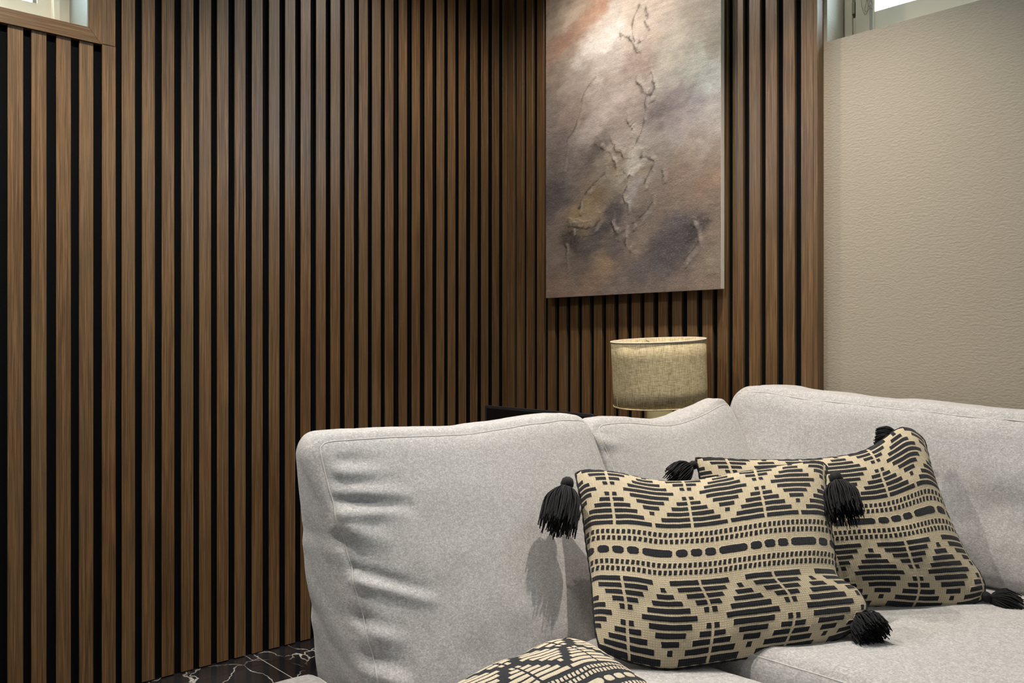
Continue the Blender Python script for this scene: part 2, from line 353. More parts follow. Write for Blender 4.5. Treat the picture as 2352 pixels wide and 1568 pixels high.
STRK = [[(0.5812, 0.9786), (0.5531, 0.9438), (0.5418, 0.905), (0.5588, 0.8672)], [(0.6146, 0.9575), (0.6311, 0.9336), (0.6146, 0.9169), (0.6366, 0.8852)], [(0.4785, 0.9077), (0.5189, 0.8821), (0.5474, 0.8523), (0.5924, 0.8161)], [(0.3226, 0.7787), (0.2727, 0.7513), (0.2411, 0.7203), (0.2283, 0.6787), (0.1961, 0.6176), (0.1504, 0.5872), (0.1439, 0.5436), (0.124, 0.4867)], [(0.5588, 0.7404), (0.5868, 0.7048), (0.6146, 0.673), (0.6475, 0.6675), (0.6638, 0.6916), (0.642, 0.7358)], [(0.6146, 0.6594), (0.6146, 0.612), (0.6035, 0.5729), (0.5812, 0.5353), (0.5474, 0.4987)], [(0.3226, 0.5422), (0.3957, 0.5043), (0.4315, 0.4716), (0.4492, 0.4415)], [(0.4077, 0.5592), (0.4433, 0.5122), (0.4901, 0.4784), (0.5361, 0.4658)], [(0.4843, 0.4305), (0.5132, 0.4064), (0.5418, 0.3998)], [(0.5924, 0.4657), (0.6366, 0.4602), (0.6638, 0.4367), (0.6366, 0.4062), (0.6146, 0.3748)], [(0.5132, 0.3718), (0.4901, 0.3395), (0.5189, 0.3022)], [(0.4315, 0.275), (0.4256, 0.2474), (0.4551, 0.2137), (0.5017, 0.2207)], [(0.6529, 0.3035), (0.6035, 0.2674), (0.5474, 0.2447)], [(0.2219, 0.3219), (0.2474, 0.3632), (0.3102, 0.4002), (0.3837, 0.4349)], [(0.1832, 0.2444), (0.1372, 0.2182), (0.1372, 0.1663), (0.1439, 0.1141)], [(0.8664, 0.2063), (0.8961, 0.172), (0.8763, 0.1413), (0.8262, 0.1056)], [(0.3472, 0.2679), (0.3102, 0.2457), (0.2347, 0.2479), (0.157, 0.2612)], [(0.5017, 0.186), (0.5132, 0.1576), (0.5588, 0.1376)], [(0.4727, 0.9055), (0.4727, 0.8846)], [(0.5756, 0.8638), (0.5812, 0.849)], [(0.5132, 0.5999), (0.5418, 0.5682)], [(0.712, 0.4109), (0.712, 0.3844)]]
P3C = [[1.7199, -1.8557, 0.535], [1.6096, -1.3306, 0.515], [2.0827, -1.935, 0.485], [1.9724, -1.4099, 0.465]]
CR1 = [(-1.5444, 0.7838, -1.4698, 0.7756, 0.012, -0.006), (-1.5478, 0.7625, -1.4353, 0.7596, 0.011, 0.005), (-1.5635, 0.7489, -1.4843, 0.736, 0.011, -0.006), (-1.5325, 0.7305, -1.4276, 0.7158, 0.01, 0.006), (-1.567, 0.7164, -1.4287, 0.6924, 0.01, -0.009), (-1.5666, 0.6957, -1.4469, 0.6875, 0.01, 0.007), (-1.5766, 0.6767, -1.5021, 0.646, 0.014, 0.005), (-1.5734, 0.6334, -1.5225, 0.6113, 0.02, -0.005), (-1.5694, 0.6034, -1.4586, 0.5578, 0.012, -0.009), (-1.5668, 0.5904, -1.4455, 0.5411, 0.011, 0.009), (-1.5931, 0.5357, -1.5308, 0.5102, 0.014, -0.005), (-1.609, 0.5297, -1.5253, 0.4956, 0.011, 0.006), (-1.614, 0.4856, -1.5303, 0.4544, 0.016, -0.006), (-1.6229, 0.4699, -1.5421, 0.4338, 0.014, 0.011)]
CR2 = [(-0.852, 0.7933, -0.7772, 0.7679, 0.014, -0.01), (-0.8535, 0.7339, -0.7757, 0.7417, 0.014, -0.008), (-0.8194, 0.7595, -0.7361, 0.7443, 0.02, 0.006), (-0.8914, 0.7151, -0.8109, 0.7021, 0.02, -0.006)]
CORD = [[[1.4311, 0.094, 2.013], [1.4324, 0.094, 1.9895], [1.4376, 0.094, 1.9688], [1.4429, 0.094, 1.9584], [1.4494, 0.094, 1.9642], [1.452, 0.094, 1.9838], [1.4481, 0.094, 2.0054]], [[1.4468, 0.094, 2.007], [1.4455, 0.094, 1.9908], [1.4416, 0.094, 1.9741], [1.4468, 0.094, 1.9662], [1.4572, 0.094, 1.9747], [1.4597, 0.094, 1.9943]], [[1.4507, 0.094, 2.0059], [1.452, 0.094, 1.9864], [1.4585, 0.094, 1.9731], [1.4662, 0.094, 1.967], [1.4675, 0.094, 1.9641]], [[1.4688, 0.094, 2.0005], [1.4585, 0.094, 1.9896], [1.4636, 0.094, 1.9728], [1.4675, 0.094, 1.9641]]]

# ------------------------------------------------------------------ room shell
RX, RY, RZ = 4.4, -5.2, 2.55
def struct(o): o['kind'] = 'structure'; return o
# floor slab and its marble tiles
fl = struct(box('floor', (-0.02, RY, -0.12), (RX, 0.02, -0.0025), GROUT))
bm = bmesh.new(); TS = 0.600; bm_box(bm, (0, 0, -0.012), (TS - 0.0042, TS - 0.0042, 0.0), 0.0008)
me_tile = bpy.data.meshes.new('tile'); bm.to_mesh(me_tile); bm.free(); me_tile.materials.append(MARBLE)
bm = bmesh.new(); bm_box(bm, (0, 0, -0.012), (0.115, TS - 0.0042, 0.0), 0.0008)
me_tile2 = bpy.data.meshes.new('tile'); bm.to_mesh(me_tile2); bm.free(); me_tile2.materials.append(MARBLE)
for j in range(-7, 2):
    y0 = -1.127 + j * TS
    for i in range(-1, 7):
        me_ = me_tile2 if i < 0 else me_tile
        o = bpy.data.objects.new('tile', me_)
        o.location = (0.0 if i < 0 else 0.1165 + i * TS, y0, 0)
        COL.objects.link(o); o.parent = fl
struct(box('ceiling', (-0.46, RY, RZ), (RX, 0.46, RZ + 0.1), PAINT))
struct(box('wall_right', (RX, RY, 0), (RX + 0.1, 0.46, RZ), PAINT))
struct(box('wall_front', (-0.46, RY - 0.1, 0), (RX, RY, RZ), PAINT))

# left wall with its window opening (y -3.04..-1.6236, z 1.8795..2.45)
WLy0, WLy1, WZ0, WZ1 = -2.80, -1.6236, 1.8765, 2.45
wl = struct(boxes('wall_left', [((-0.46, RY, 0), (0, 0.46, WZ0)), ((-0.46, RY, WZ0), (0, WLy0, RZ)),
                                ((-0.46, WLy1, WZ0), (0, 0.46, RZ)), ((-0.46, WLy0, WZ1), (0, WLy1, RZ))], PAINT))
bk = boxes('backing', [((0.0, RY, 0), (0.011, 0, 1.86)), ((0.0, RY, 1.86), (0.011, WLy0, RZ)), ((0.0, WLy1, 1.86), (0.011, 0, RZ))], FELT, wl)
def slat_mesh(w, t, z0, z1, axis, side):
    """one slat: veneered face, darker sides; base at the backing, width along the wall"""
    bm = bmesh.new()
    b = 0.0012
    prof = [(0, 0), (0, t - b), (b, t), (w - b, t), (w, t - b), (w, 0)]
    lo = [bm.verts.new((p[1], p[0], z0) if axis == 'y' else (p[0], -p[1], z0)) for p in prof]
    hi = [bm.verts.new((p[1], p[0], z1) if axis == 'y' else (p[0], -p[1], z1)) for p in prof]
    n = len(prof)
    for i in range(n):
        f = bm.faces.new((lo[i], hi[i], hi[(i + 1) % n], lo[(i + 1) % n]))
        f.material_index = 1 if i in (0, 4, 5) else 0
    bm.faces.new(lo).material_index = 1; bm.faces.new(hi).material_index = 1
    bmesh.ops.recalc_face_normals(bm, faces=bm.faces)
    me = bpy.data.meshes.new('slat'); bm.to_mesh(me); bm.free()
    me.materials.append(WOOD); me.materials.append(side)
    return me
SL = [-1.8225, -1.766, -1.7048, -1.6466, -1.589, -1.5329, -1.4763, -1.4191, -1.3614, -1.3061, -1.2502, -1.1935, -1.1356,
      -1.0771, -1.0203, -0.9637, -0.9063, -0.8508, -0.7949, -0.7381, -0.6838, -0.6292, -0.569, -0.5108, -0.4526, -0.3966,
      -0.3428, -0.2891, -0.2314, -0.1752, -0.1179, -0.0622]
y = SL[0]
while y > -3.05:
    y -= 0.0568; SL.insert(0, round(y, 4))
me_low = slat_mesh(0.0375, 0.011, 0.004, 1.842, 'y', SIDE)
me_high = slat_mesh(0.0375, 0.011, 0.004, 2.545, 'y', SIDE)
me_last = slat_mesh(0.0262, 0.011, 0.004, 2.545, 'y', SIDE)
for y in SL:
    me_ = me_low if -2.86 < y < -1.57 else (me_last if y > -0.07 else me_high)
    o = bpy.data.objects.new('slat', me_); o.location = (0.0195 if abs(y + 1.589) < 0.01 else 0.011, y, 0)
    COL.objects.link(o); o.parent = wl
# veneered casing of the left window, mitred corner
bm = bmesh.new(); bm_prism(bm, [(-2.835, 1.8397), (-1.5920, 1.8397), (-1.6236, 1.8795), (-2.80, 1.8795)], 0, 0.0, 0.0305)
tc = struct(bm_obj('trim_1', bm, WOODH))
bm = bmesh.new(); bm_prism(bm, [(-1.5912, 1.8397), (-1.5528, 1.8397), (-1.5528, 2.545), (-1.6236, 2.545), (-1.6236, 1.8805)], 0, 0.0, 0.0305)
struct(bm_obj('trim_2', bm, WOOD))

bm = bmesh.new(); bm_prism(bm, [(-2.872, 1.8397), (-2.836, 1.8397), (-2.801, 1.8805), (-2.801, 2.545), (-2.872, 2.545)], 0, 0.0, 0.0305)
struct(bm_obj('trim_4', bm, WOOD))

# back wall: beige half with its window (x 1.374..2.75, z 1.8745..2.45)
WBx0, WBx1 = 1.374, 2.75
wb = struct(boxes('wall_back', [((0, 0, 0), (RX, 0.46, 1.8745)), ((0, 0, 1.8745), (WBx0, 0.46, RZ)),
                                ((WBx1, 0, 1.8745), (RX, 0.46, RZ)), ((WBx0, 0, 2.45), (WBx1, 0.46, RZ))], BEIGE))
box('backing', (0.0112, -0.025, 0), (1.351, 0, RZ), FELT, wb)
xs = [0.0203 + 0.0005, 0.075, 0.1318, 0.1934, 0.2532, 0.3138, 0.3729, 0.4317, 0.4913, 0.5503, 0.6092, 0.6682, 0.7252, 0.7854,
      0.8428, 0.9041, 0.9635, 1.021, 1.0772, 1.1368, 1.1936, 1.2523, 1.3108]
me_b = slat_mesh(0.0388, 0.011, 0.004, 2.545, 'x', SIDEB)
for x in xs:
    o = bpy.data.objects.new('slat', me_b); o.location = (x, -0.025, 0)
    COL.objects.link(o); o.parent = wb
struct(box('trim_3', (1.3508, -0.0372, 0.0), (1.3633, -0.0001, RZ - 0.003), WOOD, None, 0.0008))

# windows -------------------------------------------------
w1 = struct(boxes('window_1', [((-0.21, WLy0, WZ0), (-0.14, WLy0 + 0.047, WZ1)), ((-0.21, WLy1 - 0.030, WZ0), (-0.14, WLy1, WZ1)),
                               ((-0.21, WLy0 + 0.047, WZ1 - 0.04), (-0.14, WLy1 - 0.030, WZ1)), ((-0.21, WLy0 + 0.047, WZ0), (-0.14, WLy1 - 0.03, WZ0 + 0.02))], ENAMEL))
box('jamb_bead', (-0.155, WLy1 - 0.050, WZ0 + 0.003), (-0.128, WLy1 - 0.031, WZ1 - 0.04), ENAMEL, w1, 0.003)
SY0, SY1 = WLy0 + 0.05, WLy1 - 0.0505
boxes('sash', [((-0.20, SY1 - 0.036, WZ0 + 0.004), (-0.150, SY1, WZ1 - 0.045)), ((-0.20, SY0, WZ0 + 0.004), (-0.150, SY0 + 0.036, WZ1 - 0.045)),
               ((-0.20, SY0 + 0.036, WZ0 + 0.004), (-0.150, SY1 - 0.036, 1.975)), ((-0.20, SY0 + 0.036, WZ1 - 0.10), (-0.150, SY1 - 0.036, WZ1 - 0.045)),
               ((-0.193, SY0 + 0.030, 1.973), (-0.157, SY0 + 0.040, WZ1 - 0.10))], ENAMEL, w1)
box('pane', (-0.178, SY0 + 0.030, 1.965), (-0.174, SY1 - 0.030, WZ1 - 0.09), GLASS, w1)
boxes('glazing_bead', [((-0.168, SY1 - 0.046, 1.975), (-0.160, SY1 - 0.0365, WZ1 - 0.10))], STEEL, w1)
# glossy lining of the left reveal
boxes('lining', [((-0.139, WLy1 - 0.004, WZ0 + 0.0035), (0.0290, WLy1 - 0.0005, WZ1 - 0.001)),], REVEAL, w1)

w2 = struct(boxes('window_2', [((WBx0 + 0.003, 0.10, 1.8745), (1.4004, 0.17, 2.45)), ((WBx1 - 0.026, 0.10, 1.8745), (WBx1, 0.17, 2.45)),
                               ((1.4004, 0.10, 2.42), (WBx1 - 0.026, 0.17, 2.45)), ((1.4004, 0.125, 1.8745), (WBx1 - 0.026, 0.17, 1.892))], ENAMEL))
boxes('sash', [((1.412, 0.098, 1.880), (1.4698, 0.15, 2.415)), ((2.667, 0.098, 1.880), (2.722, 0.15, 2.415)),
               ((1.4698, 0.099, 1.880), (2.667, 0.15, 1.962)), ((1.4698, 0.099, 2.35), (2.667, 0.15, 2.415))], ENAMEL, w2, 0.0015)
box('pane', (1.465, 0.122, 1.955), (2.672, 0.126, 2.36), GLASS, w2)
boxes('groove_strip', [((1.4555, 0.0968, 1.885), (1.4568, 0.098, 2.41)), ((1.4605, 0.0968, 1.885), (1.4618, 0.098, 2.41))], REVEAL, w2)
bm = bmesh.new()
bm_box(bm, (1.4015, 0.096, 1.972), (1.4105, 0.118, 2.008), 0.002)
bm_obj('hinge', bm, STEEL, w2)
boxes('rebate', [((1.4005, 0.119, 1.8925), (1.4118, 0.169, 2.419)), ((2.7225, 0.119, 1.8925), (2.7238, 0.169, 2.419)), ((1.412, 0.151, 1.8925), (1.468, 0.169, 2.419)), ((1.4685, 0.151, 1.8925), (2.69, 0.169, 1.955))], ENAMEL, w2)
boxes('striker', [((1.402, 0.104, 1.905), (1.4098, 0.118, 1.962))], ENAMEL, w2)
boxes('outer_reveal', [((WBx0 + 0.0005, 0.172, 1.875), (WBx0 + 0.03, 0.47, 2.45))], EXT, w2)
cords = [tube_np(smooth_curve(c, 40), 0.0007, 5) for c in CORD]
tag(tubes('blind_cord', cords, STEEL), 'thin dark curled cord hanging in the high window above the beige wall', 'cord')

# ------------------------------------------------------------------ canvas painting
def painting():
    x0, x1, z0, z1 = 0.285, 1.062, 1.165, 2.37
    yf, th = -0.0762, 0.0195
    root = empty('canvas_painting', ((x0 + x1) / 2, yf + th, z0))
    tag(root, 'tall unframed abstract oil painting in mauve, grey and sand tones hung on the slatted wall', 'painting')
    nx, nz = 300, 460
    s = np.linspace(0, 1, nx); t = np.linspace(0, z1 - z0, nz)
    S, T = np.meshgrid(s, t)
    W = x1 - x0
    # brush direction warp
    wx = 0.030 * fbm(S * 5, T * 14, 3) + 0.016 * fbm(S * 20, T * 34, 9, 5)
    wz = 0.022 * fbm(S * 9 + 7, T * 16, 17) + 0.012 * fbm(S * 20, T * 34, 27, 5)
    A = np.array(ANCH)
    num = np.zeros(S.shape + (3,)); den = np.zeros(S.shape)
    for a in A:
        dX = (S + wx - a[0]) * W; dZ = T + wz - a[1]
        d2 = ((dX * 0.87 + dZ * 0.5) / 1.35) ** 2 + ((dZ * 0.87 - dX * 0.5) * 1.25) ** 2
        w = 1.0 / (d2 + 0.0004) ** 1.9
        den += w
        num += w[..., None] * np.array(lin(a[2:5]))
    C = num / den[..., None]
    Hh = 0.00035 * fbm(S * 34, T * 60, 41) + 0.0008 * np.maximum(0, fbm(S * 16, T * 12, 51) - 0.5)
    dark = np.zeros(S.shape)
    for k, st in enumerate(STRK):
        P = smooth_curve(st, 60)
        X = (S * W)[..., None]; Z = T[..., None]
        jx = 0.0045 * fbm(S * 34, T * 40, 61 + k)
        d = np.full(S.shape, 9.0); q = np.zeros(S.shape)
        bb = (S * W > (P[:, 0].min() * W - .04)) & (S * W < (P[:, 0].max() * W + .04)) & (T > P[:, 1].min() - .04) & (T < P[:, 1].max() + .04)
        XX = (S[bb] * W + jx[bb])[:, None] - P[None, :, 0] * W; ZZ = (T[bb] + jx[bb])[:, None] - P[None, :, 1]
        DD = np.sqrt(XX ** 2 + ZZ ** 2); i = DD.argmin(1); dd = DD.min(1)
        sidev = XX[np.arange(len(i)), i]
        wv = 0.5 + 0.5 * vnoise(i / 8.0, np.full(len(i), float(k)), 5)
        g = np.exp(-(dd / (0.0016 + 0.0022 * wv)) ** 2)
        Hh[bb] += 0.0016 * g * wv + 0.0020 * np.exp(-((sidev - 0.006 * wv) / 0.008) ** 2) * (dd < 0.03) * wv
        gd = np.exp(-((dd / (0.0022 + 0.0065 * wv)) ** 2)) * (0.35 + 0.65 * wv)
        dark[bb] = np.maximum(dark[bb], gd * (sidev < 0.002) + 0.35 * gd)
        li = np.exp(-(((sidev - 0.009) / 0.007) ** 2)) * (dd < 0.022) * 0.38 * wv
        C[bb] = C[bb] * (1 - li[:, None]) + np.array([0.62, 0.54, 0.48]) * li[:, None]
    grey = C.mean(-1, keepdims=True)
    C = C * 0.84 + grey * 0.16
    C = C * (1 - 0.62 * dark[..., None]) + np.array([0.05, 0.035, 0.028]) * 0.62 * dark[..., None]
    streak = 1 + 0.11 * fbm(S * 18, T * 22, 91) + 0.09 * fbm(S * 7 + T * 2, T * 90, 71) + 0.06 * fbm(S * 60, T * 110, 81)
    C = np.clip(C * streak[..., None] * PGAIN, 0, 0.95)
    V = np.stack([x0 + S * W, yf - np.clip(Hh, -0.001, 0.006), z0 + T], -1).reshape(-1, 3)
    loc = np.array(root.location)
    idx = np.arange(nx * nz).reshape(nz, nx)
    Q = np.stack([idx[:-1, :-1], idx[:-1, 1:], idx[1:, 1:], idx[1:, :-1]], -1).reshape(-1, 4)
    o = from_np('painted_face', V - loc, Q, PAINTING, root)
    ca = o.data.color_attributes.new('paint', 'FLOAT_COLOR', 'POINT')
    ca.data.foreach_set('color', np.concatenate([C.reshape(-1, 3), np.ones((nx * nz, 1))], 1).astype(np.float32).ravel())
    bx = boxes('canvas_edge', [((x0 - loc[0], yf + 0.0015 - loc[1], z0 - loc[2]), (x1 - loc[0], yf + th - loc[1], z1 - loc[2]))], CSIDE, root, 0.0012)
PGAIN = 1.14
painting()
# hanging cleat that holds the canvas off the slats
o = box('wall_cleat', (0.45, -0.0565, 2.15), (0.90, -0.0362, 2.19), TABLE)
tag(o, 'hidden wooden cleat between the abstract painting and the slats', 'cleat')

# ------------------------------------------------------------------ side table, lamp, screen behind the sofa
t = empty('side_table', (0.58, -0.30, 0))
tag(t, 'low black side table standing in the corner behind the sofa under the lamp', 'table')
box('table_top', (-0.50, -0.21, 0.485), (0.50, 0.21, 0.51), TABLE, t, 0.004)
bm = bmesh.new(); bm_box(bm, (-0.015, -0.015, 0), (0.015, 0.015, 0.485), 0.002)
me_leg = bpy.data.meshes.new('leg'); bm.to_mesh(me_leg); bm.free(); me_leg.materials.append(TABLE)
for sx in (-1, 1):
    for sy in (-1, 1):
        o = bpy.data.objects.new('leg', me_leg); o.location = (sx * 0.47, sy * 0.18, 0); COL.objects.link(o); o.parent = t

def lathe(name, prof, mat, parent, seg=64):
    P = np.array(prof, float); a = np.linspace(0, 2 * PI, seg, endpoint=False)
    V = np.stack([P[:, 0][:, None] * np.cos(a), P[:, 0][:, None] * np.sin(a), np.repeat(P[:, 1][:, None], seg, 1)], -1).reshape(-1, 3)
    Q = []
    for i in range(len(P) - 1):
        for j in range(seg):
            Q.append((i * seg + j, i * seg + (j + 1) % seg, (i + 1) * seg + (j + 1) % seg, (i + 1) * seg + j))
    return from_np(name, V, Q, mat, parent)
lx, ly = 0.938, -0.225
lamp = empty('table_lamp', (lx, ly, 0.51))
tag(lamp, 'table lamp with a tilted beige linen drum shade standing behind the grey sofa cushions', 'lamp')
R0 = 0.1445
sh = lathe('lamp_shade', [(R0 - 0.0020, 0.0), (R0, 0.0), (R0 * 1.004, 0.05), (R0 * 1.006, 0.15), (R0 * 1.01, 0.200), (R0 * 1.01 - 0.002, 0.200), (R0 * 1.004 - 0.002, 0.15), (R0 - 0.0020, 0.0)], LINEN, lamp, 96)
sh.location = (0.003, 0, 0.2945)
# leans a little to the left and towards the room
Rv = Vector((math.cos(YAW), math.sin(YAW), 0)); Fv = Vector((-math.sin(YAW), math.cos(YAW), 0))
sh.rotation_mode = 'QUATERNION'
sh.rotation_quaternion = Matrix.Rotation(math.radians(-2.6), 3, Fv).to_quaternion() @ Matrix.Rotation(math.radians(2.6), 3, Rv).to_quaternion()
for nm, z, rr in (('rim_tape', 0.2, R0 * 1.0115), ('rim_tape', 0.0, R0 * 1.0015)):
    a = np.linspace(0, 2 * PI, 96, endpoint=False)
    V, Q = tube_np(np.stack([rr * np.cos(a), rr * np.sin(a), np.full(96, z)], 1), 0.0022, 6, True)
    from_np(nm, V, Q, TAPE if z > 0.1 else LINEN, sh)
sa = math.radians(245)
V, Q = tube_np([(R0 * 1.004 * math.cos(sa), R0 * 1.004 * math.sin(sa), zz) for zz in np.linspace(0, 0.2, 8)], 0.0016, 5)
from_np('shade_seam', V, Q, LINEN, sh)
lathe('lamp_base', [(0.0, 0), (0.040, 0.0), (0.042, 0.004), (0.040, 0.02), (0.040, 0.30), (0.038, 0.306), (0.012, 0.31), (0.010, 0.36), (0.0, 0.36)], LBASE, lamp, 48)
lathe('lamp_bulb', [(0.0, 0.36), (0.014, 0.362), (0.016, 0.375), (0.028, 0.41), (0.030, 0.425), (0.022, 0.447), (0.0, 0.455)], PAINT, lamp, 32)
sp = []
for k in range(3):
    a = k * 2 * PI / 3 + 0.4
    sp.append(tube_np([(0.01 * math.cos(a), 0.01 * math.sin(a), 0.175), (R0 * math.cos(a), R0 * math.sin(a), 0.195)], 0.0013, 5))
tubes('shade_spider', sp, STEEL, sh)

mo = empty('flat_screen', (0.462, -0.30, 0.51))
tag(mo, 'black flat screen standing in the corner between the slatted wall and the sofa', 'screen')
sx0, sx1, szb, szt = -0.268, 0.272, 0.015, 0.254
bm = bmesh.new()
r = 0.012; pts = [(sx0, szb), (sx1, szb)]
for k in range(7):
    a = k / 6 * PI / 2; pts.append((sx1 - r + r * math.cos(a), szt - r + r * math.sin(a)))
for k in range(7):
    a = PI / 2 + k / 6 * PI / 2; pts.append((sx0 + 0.004 + 0.004 * math.cos(a), szt - 0.004 + 0.004 * math.sin(a)))
bm_prism(bm, pts, 1, -0.004, 0.010)
bm_obj('screen_shell', bm, BLACKP, mo)
box('screen_glass', (sx0 + 0.010, -0.0048, szb + 0.01), (sx1 - 0.010, -0.0041, szt - 0.009), BLACKG, mo)
box('stand_foot', (-0.12, -0.06, 0.0), (0.12, 0.08, 0.006), BLACKP, mo, 0.002)
box('stand_neck', (-0.02, 0.0105, 0.006), (0.02, 0.022, 0.08), BLACKP, mo, 0.002)

# ------------------------------------------------------------------ sofa
def soft_box(L, T, H, r, da, creases=(), bulge=0.02, top_bulge=0.012, back_bulge=0.01, front=None, back=None, seed=0,
             top=None, res=0.0075, seam=0.0016, lumps=0.0022, pinch=0.0, zlean=0.0):
    """upholstered block: x along its length, +y its front, z up; returns verts, quads and the surface map"""
    na, nb, nc = max(8, int(L / res)), max(6, int(T / res)), max(8, int(H / res))
    ix = {}; V = []
    def vid(i, j, k):
        key = (i, j, k)
        if key not in ix:
            ix[key] = len(V); V.append((2 * i / na - 1, 2 * j / nb - 1, 2 * k / nc - 1))
        return ix[key]
    Q = []
    for i in range(na):
        for k in range(nc):
            Q.append((vid(i, 0, k), vid(i + 1, 0, k), vid(i + 1, 0, k + 1), vid(i, 0, k + 1)))
            Q.append((vid(i, nb, k), vid(i, nb, k + 1), vid(i + 1, nb, k + 1), vid(i + 1, nb, k)))
    for i in range(na):
        for j in range(nb):
            Q.append((vid(i, j, 0), vid(i, j + 1, 0), vid(i + 1, j + 1, 0), vid(i + 1, j, 0)))
            Q.append((vid(i, j, nc), vid(i + 1, j, nc), vid(i + 1, j + 1, nc), vid(i, j + 1, nc)))
    for j in range(nb):
        for k in range(nc):
            Q.append((vid(0, j, k), vid(0, j, k + 1), vid(0, j + 1, k + 1), vid(0, j + 1, k)))
            Q.append((vid(na, j, k), vid(na, j + 1, k), vid(na, j + 1, k + 1), vid(na, j, k + 1)))
    def smap(A, off=0.0, creased=True):
        A = np.asarray(A, float)
        h = np.array([L / 2, T / 2, H / 2])
        p = A * h
        q = np.clip(p, -(h - r), h - r)
        d = p - q
        dn = np.linalg.norm(d, axis=1)
        n = d / (dn[:, None] + 1e-9)
        p = q + n * r
        a, b, c = A[:, 0], A[:, 1], A[:, 2]
        n = np.where(dn[:, None] > 1e-7, n, 0)
        wf = np.clip(n[:, 1], 0, 1); wb = np.clip(-n[:, 1], 0, 1); wt = np.clip(n[:, 2], 0, 1)
        p[:, 1] += bulge * wf * (1 - a ** 2) * (1 - np.abs(c) ** 2.5) - back_bulge * wb * (1 - a ** 2) * (1 - c ** 2)
        p[:, 2] += top_bulge * wt * (1 - a ** 2)
        p[:, 0] += 0.012 * np.sign(a) * np.abs(n[:, 0]) * (1 - c ** 2) * (1 - b ** 2)
        # sunk seam where the front panel meets the boxing
        e = np.maximum(np.abs(n[:, 0]), np.abs(n[:, 2]))
        s = np.exp(-((np.abs(n[:, 1]) - e) / 0.16) ** 2) * (np.abs(n[:, 1]) > 0.2)
        p += n * (off - seam * s)[:, None] if seam else n * off
        lump = fbm(p[:, 0] * 9 + seed, p[:, 2] * 9 + p[:, 1] * 7, 100 + seed, 3)
        p += n * (lumps * lump)[:, None]
        if pinch:
            p[:, 2] -= pinch * (np.abs(a) ** 8) * (c + 1) / 2
        if top is not None:
            p[:, 2] += top(p[:, 0]) * np.clip((p[:, 2] / H + 0.5), 0, 1)
        if creased:
            for (cx0, cz0, cx1, cz1, w, dp, wts) in creases:
                dx, dz = cx1 - cx0, cz1 - cz0; l2 = dx * dx + dz * dz
                tt = np.clip(((p[:, 0] - cx0) * dx + (p[:, 2] - cz0) * dz) / l2, 0, 1)
                dd = np.hypot(p[:, 0] - cx0 - tt * dx, p[:, 2] - cz0 - tt * dz)
                env = np.clip(1.25 - tt, 0, 1) ** 0.8
                g = dp * np.exp(-(dd / w) ** 2) * env
                ww = np.clip(n[:, 1] if wts == 'f' else -n[:, 0] if wts == 'l' else n[:, 0], 0, 1)
                p += n * (g * ww)[:, None]
        cn = np.clip(p[:, 2] / H + 0.5, -0.05, 1.05)
        if front is not None:
            bn = p[:, 1] / T + 0.5
            p[:, 1] = back(cn) * (1 - bn) + front(cn) * bn
        return p
    Vn = smap(np.array(V))
    return Vn, np.array(Q), smap
def seam_path(smap, pts, off=0.0004, n=160):
    P = []
    for a, b in zip(pts[:-1], pts[1:]):
        for t in np.linspace(0, 1, n // (len(pts) - 1), endpoint=False):
            P.append([a[i] * (1 - t) + b[i] * t for i in range(3)])
    P.append(pts[-1])
    P = smap(np.array(P), off)
    return smooth_curve(P[::2], n)
def place(V, origin, ax, ay):
    ax = np.array(ax, float); ay = np.array(ay, float)
    return V[:, :1] * ax + V[:, 1:2] * ay + V[:, 2:3] * np.array([0, 0, 1.0])

def cushion(name, label, group, origin, ax, ay, seams, **kw):
    V, Q, smap = soft_box(**kw)
    det = np.linalg.det(np.stack([ax, ay, (0, 0, 1)]))
    if det < 0: Q = Q[:, ::-1]
    root = empty(name, origin)
    tag(root, label, 'cushion', group)
    from_np('cover', place(V, origin, ax, ay), Q[:, ::-1], CLOTH, root)
    for s in seams:
        P = seam_path(smap, s)
        Vt, Qt = tube_np(place(P, origin, ax, ay), 0.0011, 5)
        from_np('seam', Vt, Qt, THREAD, root)
    return root
SEAT = 0.438
BG = 'loose back cushions of the corner sofa'
SG = 'seat cushions of the corner sofa'
FRONT_SEAMS = [[(-1, 1, -0.96), (-1, 1, 1), (1, 1, 1), (1, 1, -0.96)]]
def crs(lst, yc, zc):
    return [(c[0] - yc, c[1] - zc, c[2] - yc, c[3] - zc, c[4], c[5], 'f') for c in lst]
# first back cushion (faces +x), nearest to the camera
y0, y1 = -1.590, -0.845
z0 = 0.350
H1 = 0.477
c1 = [(*q[:5], q[5] * 1.55, q[6]) for q in crs(CR1, (y0 + y1) / 2, z0 + H1 / 2)] + [(-0.30, 0.06, -0.30, 0.10, 0.0, 0, 'l')][:0]
c1 += [(-L_, zz, -L_, zz + 0.012, 0.015, dp, 'l') for L_, zz, dp in ((0.36, 0.07, -0.010), (0.36, 0.045, 0.006), (0.36, -0.06, -0.005), (0.36, -0.09, 0.004))]
cushion('back_cushion', 'light grey back cushion with creased corner, nearest to the slatted wall window', BG,
        (0, (y0 + y1) / 2, z0 + H1 / 2), (0, 1, 0), (1, 0, 0), FRONT_SEAMS,
        L=y1 - y0, T=0.20, H=H1, r=0.045, da=0, creases=c1, bulge=0.022, res=0.0058,
        front=lambda c: 1.475 - 0.265 * c, back=lambda c: 1.212 - 0.082 * c, seed=1,
        top=lambda x: 0.003 - 0.010 * np.exp(-((x + 0.02) / 0.16) ** 2) + 0.001 * np.exp(-((x - 0.28) / 0.08) ** 2), top_bulge=0.0, lumps=0.003)
